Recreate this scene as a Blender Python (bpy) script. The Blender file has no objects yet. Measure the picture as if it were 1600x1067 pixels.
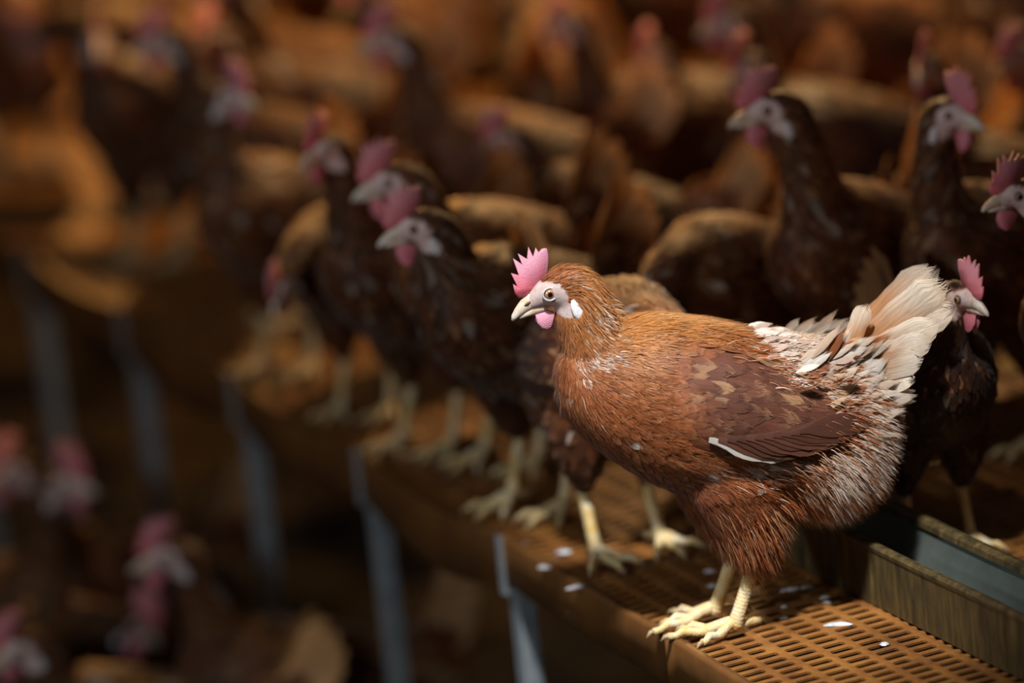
import bpy, bmesh, math, random
import numpy as np
from mathutils import Vector, Matrix
from mathutils.bvhtree import BVHTree

random.seed(7)
rng = np.random.default_rng(7)
sc = bpy.context.scene
COL = sc.collection

# ------------------------------------------------------------------ camera
CAM_TILT, CAM_ROLL = 16.0, 6.0          # degrees below the horizon, roll
CAM_LOC = (-0.19264, -4.71832, 1.68615)
cam_data = bpy.data.cameras.new('camera')
cam_data.sensor_width = 36.0
cam_data.lens = 166.5
cam_data.clip_start, cam_data.clip_end = 0.05, 100
cam_data.dof.use_dof = True
cam_data.dof.focus_distance = 4.89
cam_data.dof.aperture_fstop = 1.33
cam = bpy.data.objects.new('camera', cam_data)
COL.objects.link(cam)
_d, _r = math.radians(CAM_TILT), math.radians(CAM_ROLL)
_fwd = Vector((0, math.cos(_d), -math.sin(_d)))
_r0 = Vector((1, 0, 0))
_u0 = _r0.cross(_fwd)
_right = _r0 * math.cos(_r) - _u0 * math.sin(_r)
_up = _u0 * math.cos(_r) + _r0 * math.sin(_r)
cam.matrix_world = Matrix((( _right.x, _up.x, -_fwd.x, CAM_LOC[0]),
                           ( _right.y, _up.y, -_fwd.y, CAM_LOC[1]),
                           ( _right.z, _up.z, -_fwd.z, CAM_LOC[2]),
                           (0, 0, 0, 1)))
sc.camera = cam

# ------------------------------------------------------------------ light
sc.view_settings.view_transform = 'Standard'
sc.view_settings.look = 'None'
sc.view_settings.exposure = 0.0
sc.view_settings.gamma = 1.0
sc.view_settings.use_curve_mapping = False

world = bpy.data.worlds.new('barn_dusk')
sc.world = world
world.use_nodes = True
world.node_tree.nodes['Background'].inputs['Color'].default_value = (1.0, 0.86, 0.74, 1)
world.node_tree.nodes['Background'].inputs['Strength'].default_value = 0.07

def spot(name, loc, target, power, color, cone, blend, radius):
    l = bpy.data.lights.new(name, 'SPOT')
    l.energy, l.color, l.spot_size, l.spot_blend, l.shadow_soft_size = power, color, math.radians(cone), blend, radius
    o = bpy.data.objects.new(name, l)
    COL.objects.link(o)
    o.location = loc
    o.rotation_euler = (Vector(target) - Vector(loc)).to_track_quat('-Z', 'Y').to_euler()
    return o

def bulb(name, loc, power, color, radius):
    l = bpy.data.lights.new(name, 'POINT')
    l.energy, l.color, l.shadow_soft_size = power, color, radius
    o = bpy.data.objects.new(name, l)
    COL.objects.link(o)
    o.location = loc
    return o

spot('work_lamp', (-0.15, -1.25, 2.30), (0.00, -0.03, 0.19), 490, (1.0, 0.98, 0.97), 18, 0.9, 0.08)
bulb('barn_lamp_back', (-0.9, 3.7, 1.35), 175, (1.0, 0.45, 0.11), 0.06)
bulb('barn_lamp_middle', (0.35, 1.95, 1.25), 88, (1.0, 0.60, 0.24), 0.06)
bulb('barn_lamp_side', (-1.35, -0.95, 0.95), 33, (0.92, 0.97, 1.0), 0.08)

# ------------------------------------------------------------------ helpers
def tag(o, label=None, cat=None, group=None, kind=None):
    if label: o['label'] = label
    if cat: o['category'] = cat
    if group: o['group'] = group
    if kind: o['kind'] = kind
    return o

def empty(name, loc=(0, 0, 0), rz=0.0):
    o = bpy.data.objects.new(name, None)
    o.empty_display_size = 0.05
    COL.objects.link(o)
    o.location = loc
    o.rotation_euler = (0, 0, rz)
    return o

def link(name, me, parent=None):
    o = bpy.data.objects.new(name, me)
    COL.objects.link(o)
    if parent: o.parent = parent
    return o

class MB:
    """collects verts/faces with colour, uv and material index"""
    def __init__(s):
        s.v, s.f, s.c, s.uv, s.m = [], [], [], [], []
    def add(s, verts, faces, col=(1, 1, 1), uvs=None, mat=0):
        b = len(s.v)
        s.v.extend([tuple(p) for p in verts])
        for f in faces:
            s.f.append(tuple(i + b for i in f)); s.m.append(mat)
        n = len(verts)
        if isinstance(col, list): s.c.extend(col)
        else: s.c.extend([col] * n)
        s.uv.extend(uvs if uvs is not None else [(0.5, 0.5)] * n)
    def mesh(s, name, mats, smooth=True, deform=None):
        me = bpy.data.meshes.new(name)
        vv = s.v if deform is None else deform(np.array(s.v)).tolist()
        me.from_pydata(vv, [], s.f)
        for m in mats: me.materials.append(m)
        me.polygons.foreach_set('material_index', s.m)
        if smooth: me.polygons.foreach_set('use_smooth', [True] * len(s.f))
        ca = me.color_attributes.new('Col', 'FLOAT_COLOR', 'POINT')
        a = np.array([(*c[:3], c[3] if len(c) > 3 else 1.0) for c in s.c], np.float32)
        ca.data.foreach_set('color', a.ravel())
        ul = me.uv_layers.new(name='UVMap')
        idx = np.empty(len(me.loops), np.int32); me.loops.foreach_get('vertex_index', idx)
        ul.data.foreach_set('uv', np.array(s.uv, np.float32)[idx].ravel())
        me.update()
        return me

def box_geo(x0, x1, y0, y1, z0, z1):
    v = [(x0, y0, z0), (x1, y0, z0), (x1, y1, z0), (x0, y1, z0), (x0, y0, z1), (x1, y0, z1), (x1, y1, z1), (x0, y1, z1)]
    f = [(0, 3, 2, 1), (4, 5, 6, 7), (0, 1, 5, 4), (1, 2, 6, 5), (2, 3, 7, 6), (3, 0, 4, 7)]
    return v, f

def bevel_mesh(me, w, seg=2):
    bm = bmesh.new(); bm.from_mesh(me)
    bmesh.ops.bevel(bm, geom=list(bm.edges), offset=w, segments=seg, affect='EDGES', profile=0.6)
    bm.to_mesh(me); bm.free()
    return me

def tube_geo(pts, radii, seg=8, cap=True, flat=1.0):
    """tube along pts; returns verts, faces"""
    pts = [Vector(p) for p in pts]
    V, Fc = [], []
    prev = None
    for i, p in enumerate(pts):
        t = (pts[min(i + 1, len(pts) - 1)] - pts[max(i - 1, 0)]).normalized()
        ref = Vector((0, 1, 0)) if abs(t.y) < 0.9 else Vector((1, 0, 0))
        if prev is None: a = t.cross(ref).normalized()
        else: a = (prev - t * prev.dot(t)).normalized()
        prev = a
        b = t.cross(a)
        for k in range(seg):
            q = 2 * math.pi * k / seg
            V.append(p + a * (math.cos(q) * radii[i]) + b * (math.sin(q) * radii[i] * flat))
    for i in range(len(pts) - 1):
        for k in range(seg):
            k2 = (k + 1) % seg
            Fc.append((i * seg + k, i * seg + k2, (i + 1) * seg + k2, (i + 1) * seg + k))
    if cap:
        Fc.append(tuple(range(seg))[::-1])
        Fc.append(tuple((len(pts) - 1) * seg + k for k in range(seg)))
    return V, Fc

# ------------------------------------------------------------------ materials
def new_mat(name):
    m = bpy.data.materials.new(name)
    m.use_nodes = True
    nt = m.node_tree
    b = nt.nodes['Principled BSDF']
    return m, nt, b

def N(nt, kind, **kw):
    n = nt.nodes.new(kind)
    for k, v in kw.items(): setattr(n, k, v)
    return n

def ramp(nt, fac, stops):
    r = N(nt, 'ShaderNodeValToRGB')
    while len(r.color_ramp.elements) < len(stops): r.color_ramp.elements.new(0.5)
    for e, (p, c) in zip(r.color_ramp.elements, stops):
        e.position = p; e.color = (*c, 1) if len(c) == 3 else c
    nt.links.new(fac, r.inputs['Fac'])
    return r

def noise(nt, scale, detail=4, rough=0.6, coord='Object', stretch=None):
    tc = N(nt, 'ShaderNodeTexCoord')
    n = N(nt, 'ShaderNodeTexNoise')
    n.inputs['Scale'].default_value = scale
    n.inputs['Detail'].default_value = detail
    n.inputs['Roughness'].default_value = rough
    if stretch:
        mp = N(nt, 'ShaderNodeMapping'); mp.inputs['Scale'].default_value = stretch
        nt.links.new(tc.outputs[coord], mp.inputs['Vector']); nt.links.new(mp.outputs['Vector'], n.inputs['Vector'])
    else:
        nt.links.new(tc.outputs[coord], n.inputs['Vector'])
    return n

def mixrgb(nt, fac, a, b, mode='MIX'):
    m = N(nt, 'ShaderNodeMix', data_type='RGBA', blend_type=mode)
    for s, x in (('Factor', fac), ('A', a), ('B', b)):
        sock = [i for i in m.inputs if i.name == s and (i.type == 'VALUE' if s == 'Factor' else i.type == 'RGBA')][0]
        if hasattr(x, 'links'): nt.links.new(x, sock)
        elif isinstance(x, (int, float)): sock.default_value = x
        else: sock.default_value = (*x, 1) if len(x) == 3 else x
    return [o for o in m.outputs if o.type == 'RGBA'][0]

def math_n(nt, op, a, b=None, clamp=False):
    m = N(nt, 'ShaderNodeMath', operation=op, use_clamp=clamp)
    for i, x in enumerate((a, b)):
        if x is None: continue
        if hasattr(x, 'links'): nt.links.new(x, m.inputs[i])
        else: m.inputs[i].default_value = x
    return m.outputs[0]

def bump(nt, b, height, strength, dist=0.002):
    n = N(nt, 'ShaderNodeBump')
    n.inputs['Strength'].default_value = strength
    n.inputs['Distance'].default_value = dist
    nt.links.new(height, n.inputs['Height'])
    nt.links.new(n.outputs['Normal'], b.inputs['Normal'])

def mat_noise(name, stops, scale, rough=0.7, metal=0.0, bstr=0.3, bdist=0.002, detail=5, stretch=None, spec=0.5):
    m, nt, b = new_mat(name)
    n = noise(nt, scale, detail, 0.65, 'Object', stretch)
    r = ramp(nt, n.outputs['Fac'], stops)
    nt.links.new(r.outputs['Color'], b.inputs['Base Color'])
    b.inputs['Roughness'].default_value = rough
    b.inputs['Metallic'].default_value = metal
    b.inputs['Specular IOR Level'].default_value = spec
    bump(nt, b, n.outputs['Fac'], bstr, bdist)
    return m

def feather_mat(name, rand=0.0, fray=1.0):
    """vertex colour gives each feather's own pigment (alpha: its own seed), uv gives vane, shaft and barbs"""
    m, nt, b = new_mat(name)
    col = N(nt, 'ShaderNodeAttribute', attribute_name='Col')
    seed = col.outputs['Alpha']
    uv = N(nt, 'ShaderNodeUVMap', uv_map='UVMap')
    sx = N(nt, 'ShaderNodeSeparateXYZ'); nt.links.new(uv.outputs['UV'], sx.inputs[0])
    x, v = sx.outputs['X'], sx.outputs['Y']
    au = math_n(nt, 'MULTIPLY', math_n(nt, 'ABSOLUTE', math_n(nt, 'SUBTRACT', x, 0.5)), 2.0)       # 0 shaft .. 1 edge
    def streak(fx, fv, slant, off):
        c = N(nt, 'ShaderNodeCombineXYZ')
        # barbs sweep from the shaft towards the tip
        nt.links.new(math_n(nt, 'ADD', math_n(nt, 'MULTIPLY', x, fx), math_n(nt, 'MULTIPLY', math_n(nt, 'SUBTRACT', v, math_n(nt, 'MULTIPLY', au, 0.5)), slant)), c.inputs[0])
        nt.links.new(math_n(nt, 'MULTIPLY', v, fv), c.inputs[1])
        nt.links.new(math_n(nt, 'MULTIPLY', seed, off), c.inputs[2])
        n = N(nt, 'ShaderNodeTexNoise'); n.inputs['Scale'].default_value = 1.0; n.inputs['Detail'].default_value = 2.0; n.inputs['Roughness'].default_value = 0.7
        nt.links.new(c.outputs[0], n.inputs['Vector'])
        return n.outputs['Fac']
    s1 = streak(20.0, 1.3, 0.0, 71.0)
    s2 = streak(2.0, 2.0, 30.0, 43.0)
    st = math_n(nt, 'ADD', math_n(nt, 'MULTIPLY', s1, 0.6), math_n(nt, 'MULTIPLY', s2, 0.4))
    dk = math_n(nt, 'MULTIPLY', math_n(nt, 'SUBTRACT', 0.56, st), 3.2, True)
    fin = mixrgb(nt, math_n(nt, 'MULTIPLY', dk, 0.62), col.outputs['Color'], mixrgb(nt, 1.0, col.outputs['Color'], (0.36, 0.27, 0.22), 'MULTIPLY'))
    hi = math_n(nt, 'MULTIPLY', math_n(nt, 'SUBTRACT', st, 0.55), 4.0, True)
    fin = mixrgb(nt, math_n(nt, 'MULTIPLY', hi, 0.45), fin, mixrgb(nt, 1.0, col.outputs['Color'], (1.9, 1.9, 1.9), 'MULTIPLY'))
    t1 = math_n(nt, 'ADD', v, math_n(nt, 'MULTIPLY', math_n(nt, 'SUBTRACT', s1, 0.40), 1.15 * fray))
    t2 = math_n(nt, 'ADD', math_n(nt, 'MULTIPLY', au, math_n(nt, 'ADD', 0.72, math_n(nt, 'MULTIPLY', v, 0.25))), math_n(nt, 'MULTIPLY', math_n(nt, 'SUBTRACT', s2, 0.40), 0.7 * fray))
    tm = math_n(nt, 'MAXIMUM', t1, math_n(nt, 'MULTIPLY', t2, math_n(nt, 'MULTIPLY', math_n(nt, 'ADD', v, 0.3), 1.0, True)))
    tipm = math_n(nt, 'MULTIPLY', math_n(nt, 'SUBTRACT', tm, 0.86), 9.0, True)
    rim = math_n(nt, 'MULTIPLY', tipm, math_n(nt, 'MULTIPLY', math_n(nt, 'SUBTRACT', seed, 0.25), 1.0, True))
    fin = mixrgb(nt, rim, fin, mixrgb(nt, 0.5, mixrgb(nt, 1.0, col.outputs['Color'], (2.2, 2.2, 2.2), 'MULTIPLY'), (0.66, 0.42, 0.22)))
    big = noise(nt, 26, 3, 0.6)
    fin = mixrgb(nt, math_n(nt, 'MULTIPLY', math_n(nt, 'SUBTRACT', big.outputs['Fac'], 0.48), 1.6, True), fin, mixrgb(nt, 1.0, fin, (0.42, 0.36, 0.33), 'MULTIPLY'))
    if rand:
        oi = N(nt, 'ShaderNodeObjectInfo')
        hs = N(nt, 'ShaderNodeHueSaturation')
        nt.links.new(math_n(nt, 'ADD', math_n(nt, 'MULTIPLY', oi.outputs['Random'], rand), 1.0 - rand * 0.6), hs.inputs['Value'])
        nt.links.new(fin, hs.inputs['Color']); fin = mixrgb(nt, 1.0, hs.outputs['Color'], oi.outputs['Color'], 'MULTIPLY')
    nt.links.new(fin, b.inputs['Base Color'])
    b.inputs['Roughness'].default_value = 0.5
    b.inputs['Specular IOR Level'].default_value = 0.3
    b.inputs['Sheen Weight'].default_value = 0.1
    bump(nt, b, st, 0.5, 0.0012)
    tr = N(nt, 'ShaderNodeBsdfTranslucent'); nt.links.new(fin, tr.inputs['Color'])
    mx = N(nt, 'ShaderNodeMixShader'); mx.inputs[0].default_value = 0.18
    nt.links.new(b.outputs[0], mx.inputs[1]); nt.links.new(tr.outputs[0], mx.inputs[2])
    # frayed tip and edges: gaps between the barbs
    if rand:
        nt.links.new(mx.outputs[0], nt.nodes['Material Output'].inputs['Surface'])
        return m
    gap = math_n(nt, 'GREATER_THAN', math_n(nt, 'MAXIMUM', t1, t2), 1.0)
    tp = N(nt, 'ShaderNodeBsdfTransparent')
    mg = N(nt, 'ShaderNodeMixShader')
    nt.links.new(gap, mg.inputs[0]); nt.links.new(mx.outputs[0], mg.inputs[1]); nt.links.new(tp.outputs[0], mg.inputs[2])
    nt.links.new(mg.outputs[0], nt.nodes['Material Output'].inputs['Surface'])
    return m

def skin_mat(name):
    m, nt, b = new_mat(name)
    col = N(nt, 'ShaderNodeAttribute', attribute_name='Col')
    n1 = noise(nt, 420, 5, 0.7)
    n2 = noise(nt, 90, 4, 0.6)
    c = mixrgb(nt, math_n(nt, 'MULTIPLY', math_n(nt, 'SUBTRACT', n2.outputs['Fac'], 0.46), 2.4, True), col.outputs['Color'], (0.40, 0.20, 0.15))
    c = mixrgb(nt, math_n(nt, 'MULTIPLY', math_n(nt, 'SUBTRACT', n1.outputs['Fac'], 0.52), 2.0, True), c, (0.25, 0.09, 0.04))
    nt.links.new(c, b.inputs['Base Color'])
    b.inputs['Roughness'].default_value = 0.55
    b.inputs['Subsurface Weight'].default_value = 0.0
    bump(nt, b, n1.outputs['Fac'], 0.6, 0.001)
    return m

def comb_mat(name):
    m, nt, b = new_mat(name)
    tc = N(nt, 'ShaderNodeTexCoord')
    vo = N(nt, 'ShaderNodeTexVoronoi'); vo.inputs['Scale'].default_value = 900
    nt.links.new(tc.outputs['Object'], vo.inputs['Vector'])
    n = noise(nt, 70, 4, 0.6)
    col = N(nt, 'ShaderNodeAttribute', attribute_name='Col')
    c = mixrgb(nt, math_n(nt, 'MULTIPLY', math_n(nt, 'SUBTRACT', n.outputs['Fac'], 0.46), 1.2, True), col.outputs['Color'], (0.56, 0.33, 0.42))
    nt.links.new(c, b.inputs['Base Color'])
    b.inputs['Roughness'].default_value = 0.5
    bump(nt, b, vo.outputs['Distance'], 0.5, 0.0008)
    return m

def leg_mat(name):
    m, nt, b = new_mat(name)
    tc = N(nt, 'ShaderNodeTexCoord')
    uv = N(nt, 'ShaderNodeUVMap', uv_map='UVMap')
    vo = N(nt, 'ShaderNodeTexVoronoi'); vo.inputs['Scale'].default_value = 420
    nt.links.new(tc.outputs['Object'], vo.inputs['Vector'])
    sx = N(nt, 'ShaderNodeSeparateXYZ'); nt.links.new(uv.outputs['UV'], sx.inputs[0])
    sc_ = math_n(nt, 'ADD', math_n(nt, 'MULTIPLY', math_n(nt, 'SINE', math_n(nt, 'MULTIPLY', sx.outputs['Y'], 1.0)), 0.5), 0.5)
    n = noise(nt, 60, 4, 0.6)
    r = ramp(nt, n.outputs['Fac'], [(0.3, (0.62, 0.40, 0.10)), (0.5, (0.74, 0.58, 0.30)), (0.7, (0.72, 0.66, 0.52))])
    c = mixrgb(nt, math_n(nt, 'MULTIPLY', math_n(nt, 'SUBTRACT', 0.22, sc_), 1.2, True), r.outputs['Color'], (0.42, 0.27, 0.10))
    nt.links.new(c, b.inputs['Base Color'])
    b.inputs['Roughness'].default_value = 0.5
    h = math_n(nt, 'ADD', math_n(nt, 'MULTIPLY', sc_, 0.45), math_n(nt, 'MULTIPLY', vo.outputs['Distance'], 1.1))
    bump(nt, b, h, 0.5, 0.001)
    return m

def plain(name, color, rough=0.5, spec=0.5, metal=0.0):
    m, nt, b = new_mat(name)
    n = noise(nt, 150, 3)
    c = mixrgb(nt, math_n(nt, 'MULTIPLY', n.outputs['Fac'], 0.35), color, tuple(x * 0.6 for x in color))
    nt.links.new(c, b.inputs['Base Color'])
    b.inputs['Roughness'].default_value = rough
    b.inputs['Specular IOR Level'].default_value = spec
    b.inputs['Metallic'].default_value = metal
    return m

def eye_mat(name):
    m, nt, b = new_mat(name)
    tc = N(nt, 'ShaderNodeTexCoord')
    sp = N(nt, 'ShaderNodeSeparateXYZ'); nt.links.new(tc.outputs['UV'], sp.inputs[0])
    r = ramp(nt, sp.outputs['X'], [(0.0, (0.004, 0.004, 0.004)), (0.38, (0.004, 0.004, 0.004)), (0.44, (0.30, 0.14, 0.06)),
                                   (0.74, (0.40, 0.24, 0.14)), (0.82, (0.03, 0.02, 0.02)), (0.92, (0.16, 0.16, 0.20))])
    nt.links.new(r.outputs['Color'], b.inputs['Base Color'])
    b.inputs['Roughness'].default_value = 0.06
    b.inputs['Coat Weight'].default_value = 0.6
    return m

M_FEATHER = feather_mat('hen_feather')
M_FEATHER_BG = feather_mat('flock_feather', 0.55)
M_VANE = feather_mat('hen_tail_vane', 0.0, 0.45)
M_SKIN = skin_mat('hen_skin')
M_COMB = comb_mat('comb_flesh')
M_LEG = leg_mat('hen_leg_scales')
M_BEAK = mat_noise('beak_horn', [(0.3, (0.56, 0.38, 0.24)), (0.6, (0.70, 0.63, 0.55))], 90, 0.35, bstr=0.15)
M_LOBE = mat_noise('ear_lobe_skin', [(0.3, (0.62, 0.60, 0.62)), (0.7, (0.80, 0.80, 0.82))], 160, 0.55, bstr=0.3)
M_EYE = eye_mat('hen_eye')
M_CLAW = plain('claw_horn', (0.42, 0.30, 0.16), 0.4)
M_NOSTRIL = plain('nostril', (0.16, 0.08, 0.05), 0.7)

M_DECK = mat_noise('deck_rust_plastic', [(0.25, (0.075, 0.027, 0.006)), (0.45, (0.19, 0.070, 0.011)), (0.62, (0.28, 0.115, 0.021)), (0.8, (0.19, 0.10, 0.045))], 14, 0.62, bstr=0.35, bdist=0.002, detail=8)
M_FASCIA = mat_noise('fascia_rust', [(0.25, (0.06, 0.024, 0.006)), (0.5, (0.15, 0.060, 0.012)), (0.75, (0.22, 0.095, 0.020))], 9, 0.6, bstr=0.3, detail=8)
M_STEEL = mat_noise('galvanised_steel', [(0.3, (0.26, 0.31, 0.35)), (0.6, (0.40, 0.46, 0.50)), (0.8, (0.30, 0.33, 0.33))], 26, 0.5, metal=0.35, bstr=0.1)
M_TROUGH = mat_noise('trough_grimy_steel', [(0.32, (0.022, 0.016, 0.008)), (0.48, (0.070, 0.050, 0.018)), (0.62, (0.125, 0.082, 0.026)), (0.82, (0.26, 0.20, 0.09))], 20, 0.55, metal=0.15, bstr=0.4, detail=8, stretch=(4, 4, 0.7))
M_TROUGH_IN = mat_noise('trough_inner_zinc', [(0.3, (0.10, 0.125, 0.115)), (0.7, (0.19, 0.215, 0.19))], 12, 0.42, metal=0.35, bstr=0.1)
M_LITTER = mat_noise('floor_litter', [(0.3, (0.012, 0.010, 0.008)), (0.5, (0.030, 0.023, 0.015)), (0.7, (0.075, 0.052, 0.024))], 7, 0.95, bstr=0.8, bdist=0.02, detail=10)
M_WALL = mat_noise('barn_dark_boards', [(0.3, (0.020, 0.013, 0.009)), (0.7, (0.05, 0.032, 0.02))], 3, 0.9, bstr=0.5, stretch=(8, 8, 0.6))
M_DROP = mat_noise('dropping_chalk', [(0.3, (0.30, 0.30, 0.30)), (0.6, (0.62, 0.66, 0.68))], 120, 0.7, bstr=0.5)
M_STRAW = plain('straw', (0.55, 0.36, 0.13), 0.7)

# ------------------------------------------------------------------ setting
FLOOR_Z = -0.60
def slab(name, x0, x1, y0, y1, z0, z1, mat, sub=0):
    mb = MB(); v, f = box_geo(x0, x1, y0, y1, z0, z1); mb.add(v, f)
    o = link(name, mb.mesh(name, [mat], smooth=False)); o['kind'] = 'structure'
    return o
slab('floor', -5, 5, -6.5, 8, FLOOR_Z - 0.1, FLOOR_Z, M_LITTER)
slab('wall_back', -5, 5, 7.4, 7.5, FLOOR_Z, 3.0, M_WALL)
slab('wall_left', -4.6, -4.5, -6.5, 7.4, FLOOR_Z, 3.0, M_WALL)
slab('wall_right', 4.5, 4.6, -6.5, 7.4, FLOOR_Z, 3.0, M_WALL)

# platform frame: s runs along the edge towards the camera, n across the deck to the right
E0 = Vector((-0.2258, 0.3711, 0.0))
ES = Vector((0.39, -0.92, 0)).normalized()
EN = Vector((-ES.y, ES.x, 0))
PANEL_S, PANEL_N = 0.42, 0.35
ROWS, COLS = 23, 10

deck = empty('slatted_platform', E0)
deck.rotation_euler = (0, 0, math.atan2(EN.y, EN.x))      # local x = n, local y = -s
tag(deck, 'rust-brown perforated platform on steel posts that the hens stand on', 'platform')

def panel_mesh(name, sag):
    """slotted panel, local x across (0..PANEL_N), local y along (0..PANEL_S)"""
    mb = MB()
    mx, my, T = 0.004, 0.004, 0.0034
    cw, rh = (PANEL_N - 2 * mx) / COLS, (PANEL_S - 2 * my) / ROWS
    def Z(x, y):
        if not sag: return 0.0
        t = y / PANEL_S
        return -sag * 4 * t * (1 - t) * max(0.0, 1 - x / 0.30) ** 1.5
    for i in range(COLS):
        for j in range(ROWS):
            x0, y0 = mx + i * cw, my + j * rh
            off = 0.0
            hx0, hx1 = x0 + 0.0046, x0 + cw - 0.0046
            hy0, hy1 = y0 + 0.0040, y0 + rh - 0.0040
            if (i * 7 + j * 3) % 29 == 0: hx1 -= 0.006
            cx = 0.002
            o = [(x0, y0), (x0 + cw, y0), (x0 + cw, y0 + rh), (x0, y0 + rh)]
            h = [(hx0 + cx, hy0), (hx1 - cx, hy0), (hx1, hy0 + cx), (hx1, hy1 - cx), (hx1 - cx, hy1), (hx0 + cx, hy1), (hx0, hy1 - cx), (hx0, hy0 + cx)]
            # rim slightly dished so the bars between slots read as rounded
            V = [(x, y, Z(x, y)) for x, y in o] + [(x, y, Z(x, y) - 0.0010) for x, y in h] + [(x, y, Z(x, y) - T) for x, y in h]
            Fc = [(0, 1, 5, 4), (1, 6, 5), (1, 2, 7, 6), (2, 8, 7), (2, 3, 9, 8), (3, 10, 9), (3, 0, 11, 10), (0, 4, 11)]
            for k in range(8):
                k2 = (k + 1) % 8
                Fc.append((4 + k, 4 + k2, 12 + k2, 12 + k))
            mb.add(V, Fc)
    # solid border lip under the panel's four sides
    for (a, b_) in (((0, 0), (PANEL_N, 0)), ((PANEL_N, 0), (PANEL_N, PANEL_S)), ((PANEL_N, PANEL_S), (0, PANEL_S)), ((0, PANEL_S), (0, 0))):
        n = 12
        V = []
        for k in range(n + 1):
            t = k / n
            x, y = a[0] + (b_[0] - a[0]) * t, a[1] + (b_[1] - a[1]) * t
            z = Z(x, y)
            V += [(x, y, z), (x, y, z - 0.03)]
        Fc = [(2 * k, 2 * k + 1, 2 * k + 3, 2 * k + 2) for k in range(n)]
        mb.add(V, Fc)
        # margin strip
    for (x0, x1, y0, y1) in ((0, PANEL_N, 0, my), (0, PANEL_N, PANEL_S - my, PANEL_S), (0, mx, my, PANEL_S - my), (PANEL_N - mx, PANEL_N, my, PANEL_S - my)):
        n = 12; V = []
        for k in range(n + 1):
            t = k / n
            if x1 - x0 > y1 - y0: p = [(x0 + (x1 - x0) * t, y0), (x0 + (x1 - x0) * t, y1)]
            else: p = [(x0, y0 + (y1 - y0) * t), (x1, y0 + (y1 - y0) * t)]
            V += [(x, y, Z(x, y)) for x, y in p]
        mb.add(V, [(2 * k, 2 * k + 2, 2 * k + 3, 2 * k + 1) for k in range(n)])
    return mb.mesh(name, [M_DECK], smooth=False)

def fascia_mesh(name, sag_top, sag_bot, bulge):
    mb = MB()
    n = 16; V = []
    for k in range(n + 1):
        t = k / n; y = PANEL_S * t; q = 4 * t * (1 - t)
        zt, zb, x = 0.002 - sag_top * q, -0.054 - sag_bot * q, -0.001 - bulge * q
        V += [(x + 0.005, y, zt + 0.0015), (x - 0.001, y, zt), (x - 0.003, y, zt - 0.004), (x - 0.003, y, zb), (x + 0.003, y, zb - 0.001), (x + 0.003, y, zt - 0.006)]
    Fc = []
    for k in range(n):
        for c in range(6):
            c2 = (c + 1) % 6
            Fc.append((k * 6 + c, k * 6 + c2, (k + 1) * 6 + c2, (k + 1) * 6 + c))
    Fc += [tuple(range(6)), tuple(n * 6 + c for c in range(6))[::-1]]
    mb.add(V, Fc)
    return mb.mesh(name, [M_FASCIA])

me_flat = panel_mesh('slat_panel', 0)
me_sag = panel_mesh('slat_panel_sagging', 0.015)
me_near = panel_mesh('slat_panel_edge', 0.002)
fa_sag = fascia_mesh('edge_fascia_sagging', 0.015, 0.034, 0.004)
fa_near = fascia_mesh('edge_fascia', 0.002, 0.004, 0.001)
# post: hollow square tube standing just outside the fascia
def post_mesh():
    mb = MB()
    v, f = box_geo(-0.0115, 0.0115, -0.0125, 0.0125, FLOOR_Z + 0.006, -0.004)
    mb.add(v, f)
    me = mb.mesh('post', [M_STEEL], smooth=False)
    return bevel_mesh(me, 0.003, 2)
me_post = post_mesh()
def bracket_mesh():
    mb = MB(); v, f = box_geo(-0.0075, -0.0042, -0.006, 0.006, -0.062, 0.001); mb.add(v, f)
    v, f = box_geo(-0.0075, 0.004, -0.006, 0.006, -0.068, -0.062); mb.add(v, f)
    return mb.mesh('bracket', [M_STEEL], smooth=False)
me_bracket = bracket_mesh()
for j in range(-3, 10):                  # rows of panels along the edge: local y = j*PANEL_S (negative = towards camera)
    for i in range(0, 8):
        if j < 1 and i > 4: continue
        if i == 0: me = me_near if j < 0 else me_sag
        else: me = me_flat
        p = link('slat_panel', me, deck)
        p.location = (i * PANEL_N, j * PANEL_S, 0.0)
    fo = link('edge_fascia', fa_near if j < 0 else fa_sag, deck)
    fo.location = (0, j * PANEL_S, 0)
    if j == -1: continue
    po = link('post', me_post, deck)
    po.location = (0.016, j * PANEL_S, -0.006)
    br = link('bracket', me_bracket, po)
    br.location = (-0.016, 0, 0.006)
def beam(y0):
    mb = MB(); v, f = box_geo(0.004, 2.75, -0.012, 0.012, -0.075, -0.032); mb.add(v, f)
    return mb.mesh('cross_beam', [M_STEEL], smooth=False)
me_beam = beam(0)
for j in range(0, 10):
    b_ = link('cross_beam', me_beam, deck); b_.location = (0, j * PANEL_S, 0)

# feed trough standing on the deck
trough = empty('feed_trough', E0 + ES * 0.2 + EN * 0.205)
trough.rotation_euler = (0, 0, math.atan2(ES.y, ES.x) + math.radians(1.5))
tag(trough, 'long grimy steel feed trough behind the standing front hen', 'trough')
TL = 1.7
def wall_prof(name, prof, mat, parent, y0=0.0, y1=TL):
    """closed profile (n,z) extruded along the trough's length (local x)"""
    mb = MB(); k = len(prof); V = []
    for x in np.linspace(y0, y1, 18):
        V += [(x, n_ + 0.0008 * math.sin(x * 23 + z * 40), z) for n_, z in prof]
    Fc = []
    for r in range(17):
        for c in range(k):
            c2 = (c + 1) % k
            Fc.append((r * k + c, (r + 1) * k + c, (r + 1) * k + c2, r * k + c2))
    Fc += [tuple(range(k)), tuple(17 * k + c for c in range(k))[::-1]]
    mb.add(V, Fc)
    me = mb.mesh(name, [mat], smooth=False)
    return link(name, me, parent)
wall_prof('front_side', [(0, 0.001), (0.0, 0.066), (0.0028, 0.066), (0.0028, 0.001)], M_TROUGH, trough)
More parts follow.
